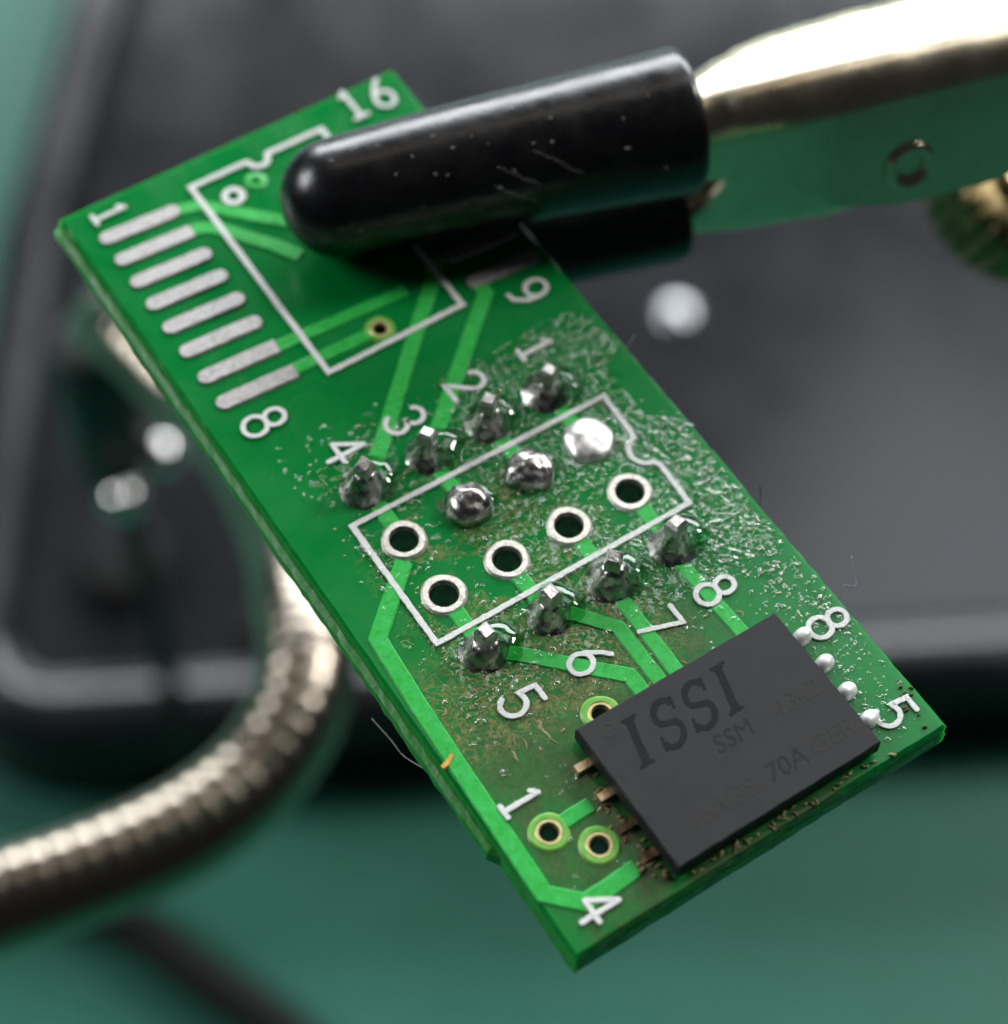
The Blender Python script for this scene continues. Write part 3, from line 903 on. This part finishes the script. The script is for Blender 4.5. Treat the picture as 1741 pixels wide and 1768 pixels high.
def sleeve(name, prof, cz, kz, s0, s1, seed, off=0.0):
    """tube with a closed round tip; prof gives the radius along s; open at the far end with a thick lip"""
    V, F = [], []; N = 40
    rows = []
    for s, r, lip in prof:
        rows.append([(s, off + r * math.cos(2 * PI * k / N) * (1 + .012 * noise.noise(Vector((s * 5, k * .3, seed)))), (lip if cz is None else cz) + kz * r * math.sin(2 * PI * k / N)) for k in range(N)])
    for r in rows: V += r
    for j in range(len(rows) - 1):
        for k in range(N):
            F.append((j * N + k, (j + 1) * N + k, (j + 1) * N + (k + 1) % N, j * N + (k + 1) % N))
    F.append(tuple(range(N)))
    return mesh_obj(name, V, F, M['vinyl'], clip, True, 55)
def tip(R, L, s0, n=14):
    return [(s0 + L * (1 - math.cos(PI / 2 * i / n)), max(.004, R * math.sin(PI / 2 * i / n)), 0) for i in range(n + 1)]
R1 = 0.224
pf = [(a, r, .228) for a, r, _ in tip(.220, 0.21, -0.045)] + [(0.30, .227, .232), (0.5, .236, .240), (0.7, .244, .246), (0.88, .250, .248), (1.05, .257, .250), (1.2, .264, .252), (1.40, .273, .254), (1.480, .278, .256), (1.506, .275, .256), (1.516, .262, .256), (1.508, .222, .256), (1.40, .215, .256)]
pf_upper = pf
sl1 = sleeve('upper_sleeve', pf, None, 1.0, 0, 1.5, 1.0)
R2 = 0.232
pf = tip(R2 * .9, 0.22, 0.0) + [(0.5, R2, 0), (1.0, R2, 0), (1.53, R2 * 1.02, 0), (1.566, R2, 0), (1.574, R2 * .95, 0), (1.566, R2 * .86, 0), (1.45, R2 * .84, 0)]
sl2 = sleeve('lower_sleeve', pf, -0.163 - R2 * .86, 0.82, 0, 1.5, 5.0, 0.10)

def usection(hw, zt, zb, rad, thick, inv=1):
    """open channel profile in (w,z): outer skin then inner skin; inv=1 opens downwards, -1 upwards"""
    out = []
    rr = min(rad, hw * .98)
    def skin(h, t, b, r):
        L = [(-h, b), (-h, b + (t - r * inv - b) * .5), (-h, t - r * inv)]
        for i in range(1, 8):
            a = PI / 2 * i / 8
            L.append((-h + r - r * math.cos(a), t - r * inv + r * inv * math.sin(a)))
        L += [(-h + r, t), (0, t), (h - r, t)]
        for i in range(1, 8):
            a = PI / 2 * i / 8
            L.append((h - r + r * math.sin(a), t - r * inv + r * inv * math.cos(a)))
        L += [(h, t - r * inv), (h, b + (t - r * inv - b) * .5), (h, b)]
        return L
    o1 = skin(hw, zt, zb, rr)
    i1 = skin(hw - thick, zt - thick * inv, zb, max(.005, rr - thick))
    return o1 + i1[::-1]
def channel(name, keys, inv, parent, ns=90, thick=.03, off=0.0, slant=0.0, flare=0.0):
    V, F = [], []
    s0, s1 = keys[0][0], keys[-1][0]
    def at(s):
        for a, b in zip(keys, keys[1:]):
            if a[0] <= s <= b[0]:
                t = (s - a[0]) / (b[0] - a[0]); t = t * t * (3 - 2 * t) if (len(a) < 6) else t
                return [a[k] + (b[k] - a[k]) * t for k in range(1, 5)]
        return list(keys[-1][1:5])
    m = 0
    for i in range(ns + 1):
        s = s0 + (s1 - s0) * i / ns
        hw, zt, zb, rad = at(s)
        pr = usection(hw, zt, zb, rad, thick, inv); m = len(pr)
        t_ = max(0.0, min(1.0, (2.25 - s) / .75)); of = off * t_ * t_ * (3 - 2 * t_)
        fl = flare * max(0.0, min(1.0, (s - 1.62) / .45)); top = max(zt, zb)
        V += [(s, of + a * (1 + fl * (top - b) / hw) , b - slant * a * max(0.0, (b - zb) / (zt - zb))) for a, b in pr]
    for i in range(ns):
        for k in range(m):
            F.append((i * m + k, i * m + (k + 1) % m, (i + 1) * m + (k + 1) % m, (i + 1) * m + k))
    F.append(tuple(range(m))); F.append(tuple(ns * m + k for k in range(m - 1, -1, -1)))
    return mesh_obj(name, V, F, M['clip'], parent, True, 40)
# keys: s, half width, top z, lower edge z, corner radius
channel('upper_jaw', [(0.30, .12, .32, .12, .11), (1.20, .155, .37, .12, .14), (1.52, .180, .400, .10, .16), (1.72, .222, .455, .12, .16), (1.80, .240, .475, .12, .155),
                      (1.92, .245, .498, .06, .15), (2.06, .245, .512, .00, .14), (2.30, .250, .525, -.030, .135), (2.60, .255, .535, -.020, .13), (2.95, .26, .54, .06, .13), (3.4, .26, .54, .16, .13), (4.6, .26, .54, .28, .13)], 1, clip, slant=0.27, flare=0.24)
channel('lower_jaw', [(0.30, .12, -.46, -.22, .11), (1.30, .11, -.46, -.30, .10), (1.59, .12, -.46, -.29, .11), (1.73, .185, -.41, .04, .15), (2.05, .22, -.31, .10, .16),
                      (2.35, .22, -.24, .16, .16), (2.8, .22, -.21, .20, .16), (3.4, .27, -.20, .05, .16), (4.6, .26, -.21, -.02, .16)], -1, clip, off=0.09, flare=0.10)
# pivot rivet: a rolled eyelet on the near cheek
V, F = [], []
N = 28
for j, (r, d) in enumerate(((.100, .0), (.098, .016), (.085, .026), (.066, .022), (.052, .006), (.050, -.06))):
    for k in range(N):
        a = 2 * PI * k / N
        V.append((2.31 + r * math.cos(a), -(0.343 + d) + r * math.sin(a) * .24, 0.150 + r * math.sin(a)))
for j in range(5):
    for k in range(N): F.append((j * N + k, j * N + (k + 1) % N, (j + 1) * N + (k + 1) % N, (j + 1) * N + k))
F.append(tuple(5 * N + k for k in range(N)))
mesh_obj('rivet', V, F, M['clip'], clip, True, 50)
# dust specks and hairs on the upper sleeve
V, F = [], []
dr = random.Random(3)
def on_sleeve(s, a, r=R1):
    for (s0, r0, c0), (s1, r1, c1) in zip(pf_upper, pf_upper[1:]):
        if s0 <= s <= s1:
            t = (s - s0) / (s1 - s0); r = r0 + (r1 - r0) * t; c = c0 + (c1 - c0) * t; break
    return Vector((s, r * 1.006 * math.cos(a), c + r * 1.006 * math.sin(a)))
for i in range(34):
    s = dr.uniform(.12, 1.42); a = math.radians(dr.uniform(85, 215))
    rr = R1
    c = on_sleeve(s, a, rr)
    L = dr.uniform(.003, .010)
    d = Vector((dr.uniform(-1, 1), dr.uniform(-.4, .4), dr.uniform(-.6, .6))).normalized()
    v, f = tube([c - d * L, c, c + d * L], dr.uniform(.0010, .0022), 5); add(V, F, v, f)
for base_s, base_a, L in ((.72, 135, .20), (.70, 150, .16), (.86, 128, .14)):
    P = []
    s, a = base_s, base_a; da = dr.uniform(4, 8); ds = .02
    for k in range(9):
        P.append(on_sleeve(s, math.radians(a), R1 * 1.0)); s += ds + dr.uniform(-.006, .006); a += da * dr.uniform(.3, .9)
    v, f = tube(P, .0006, 5); add(V, F, v, f)
o = mesh_obj('dust', V, F, M['dust'], clip); o['kind'] = 'stuff'

# ------------------------------------------------------------------ knurled thumbscrew behind the clip
kn = empty('knurled_thumbscrew', (3.57, 0.36, -1.0))
kn.rotation_euler = (Vector((-.3155, -.4348, .843)) * .86 + Vector((.835, -.549, .029)) * .34 + Vector((.450, .714, .536)) * .38).to_track_quat('Z', 'Y').to_euler()
tag(kn, 'dark brass knurled thumbscrew behind the clip at the picture edge', 'thumbscrew')
V, F = [], []
N = 96
for j, (r, z) in enumerate(((.30, -.17), (.36, -.15), (.375, -.12), (.375, .12), (.36, .15), (.30, .17))):
    for k in range(N):
        a = 2 * PI * k / N
        q = r * (1 - (.055 if (k % 4) in (0, 1) and 1 <= j <= 4 else 0))
        V.append((q * math.cos(a), q * math.sin(a), z))
for j in range(5):
    for k in range(N): F.append((j * N + k, j * N + (k + 1) % N, (j + 1) * N + (k + 1) % N, (j + 1) * N + k))
F.append(tuple(5 * N + k for k in range(N))); F.append(tuple(range(N - 1, -1, -1)))
mesh_obj('knurled_head', V, F, M['knurl'], kn, True, 25)
V, F = revolve([(.20, .165), (.20, .20), (.17, .23), (.10, .235)], 24)
mesh_obj('boss', V, F, M['knurl'], kn, True, 40)

# ------------------------------------------------------------------ stray lint
def lint(P, r, mt, label):
    V, F = tube(spline(P, 6), r, 5)
    c = Vector(P[0])
    o = mesh_obj('lint_fibre', [Vector(v) - c for v in V], F, mt, None, True)
    o.location = c
    tag(o, label, 'lint', 'stray lint fibres')
lint([(-0.372, -0.640, -.30), (-0.362, -0.75, -.29), (-0.362, -0.83, -.27), (-0.345, -0.94, -.20)], .0030, M['lint'], 'pale straight fibre sticking out beside the lower long edge of the board')
lint([(1.118, -1.235, 0.0), (1.150, -1.215, .03), (1.185, -1.235, .03), (1.205, -1.19, .05), (1.225, -1.15, .07)], .0020, M['lint'], 'curled pale hair on the board edge beside the printed 8 of the chip')
lint([(1.118, -0.790, 0.0), (1.130, -0.775, .03), (1.128, -0.76, .08)], .0018, M['darklint'], 'short dark hair standing on the board edge near the fluxed pins')
lint([(1.116, 0.010, 0.0), (1.135, 0.015, .02), (1.165, 0.030, .03)], .0018, M['lint'], 'tiny pale hair on the board edge below the clip')
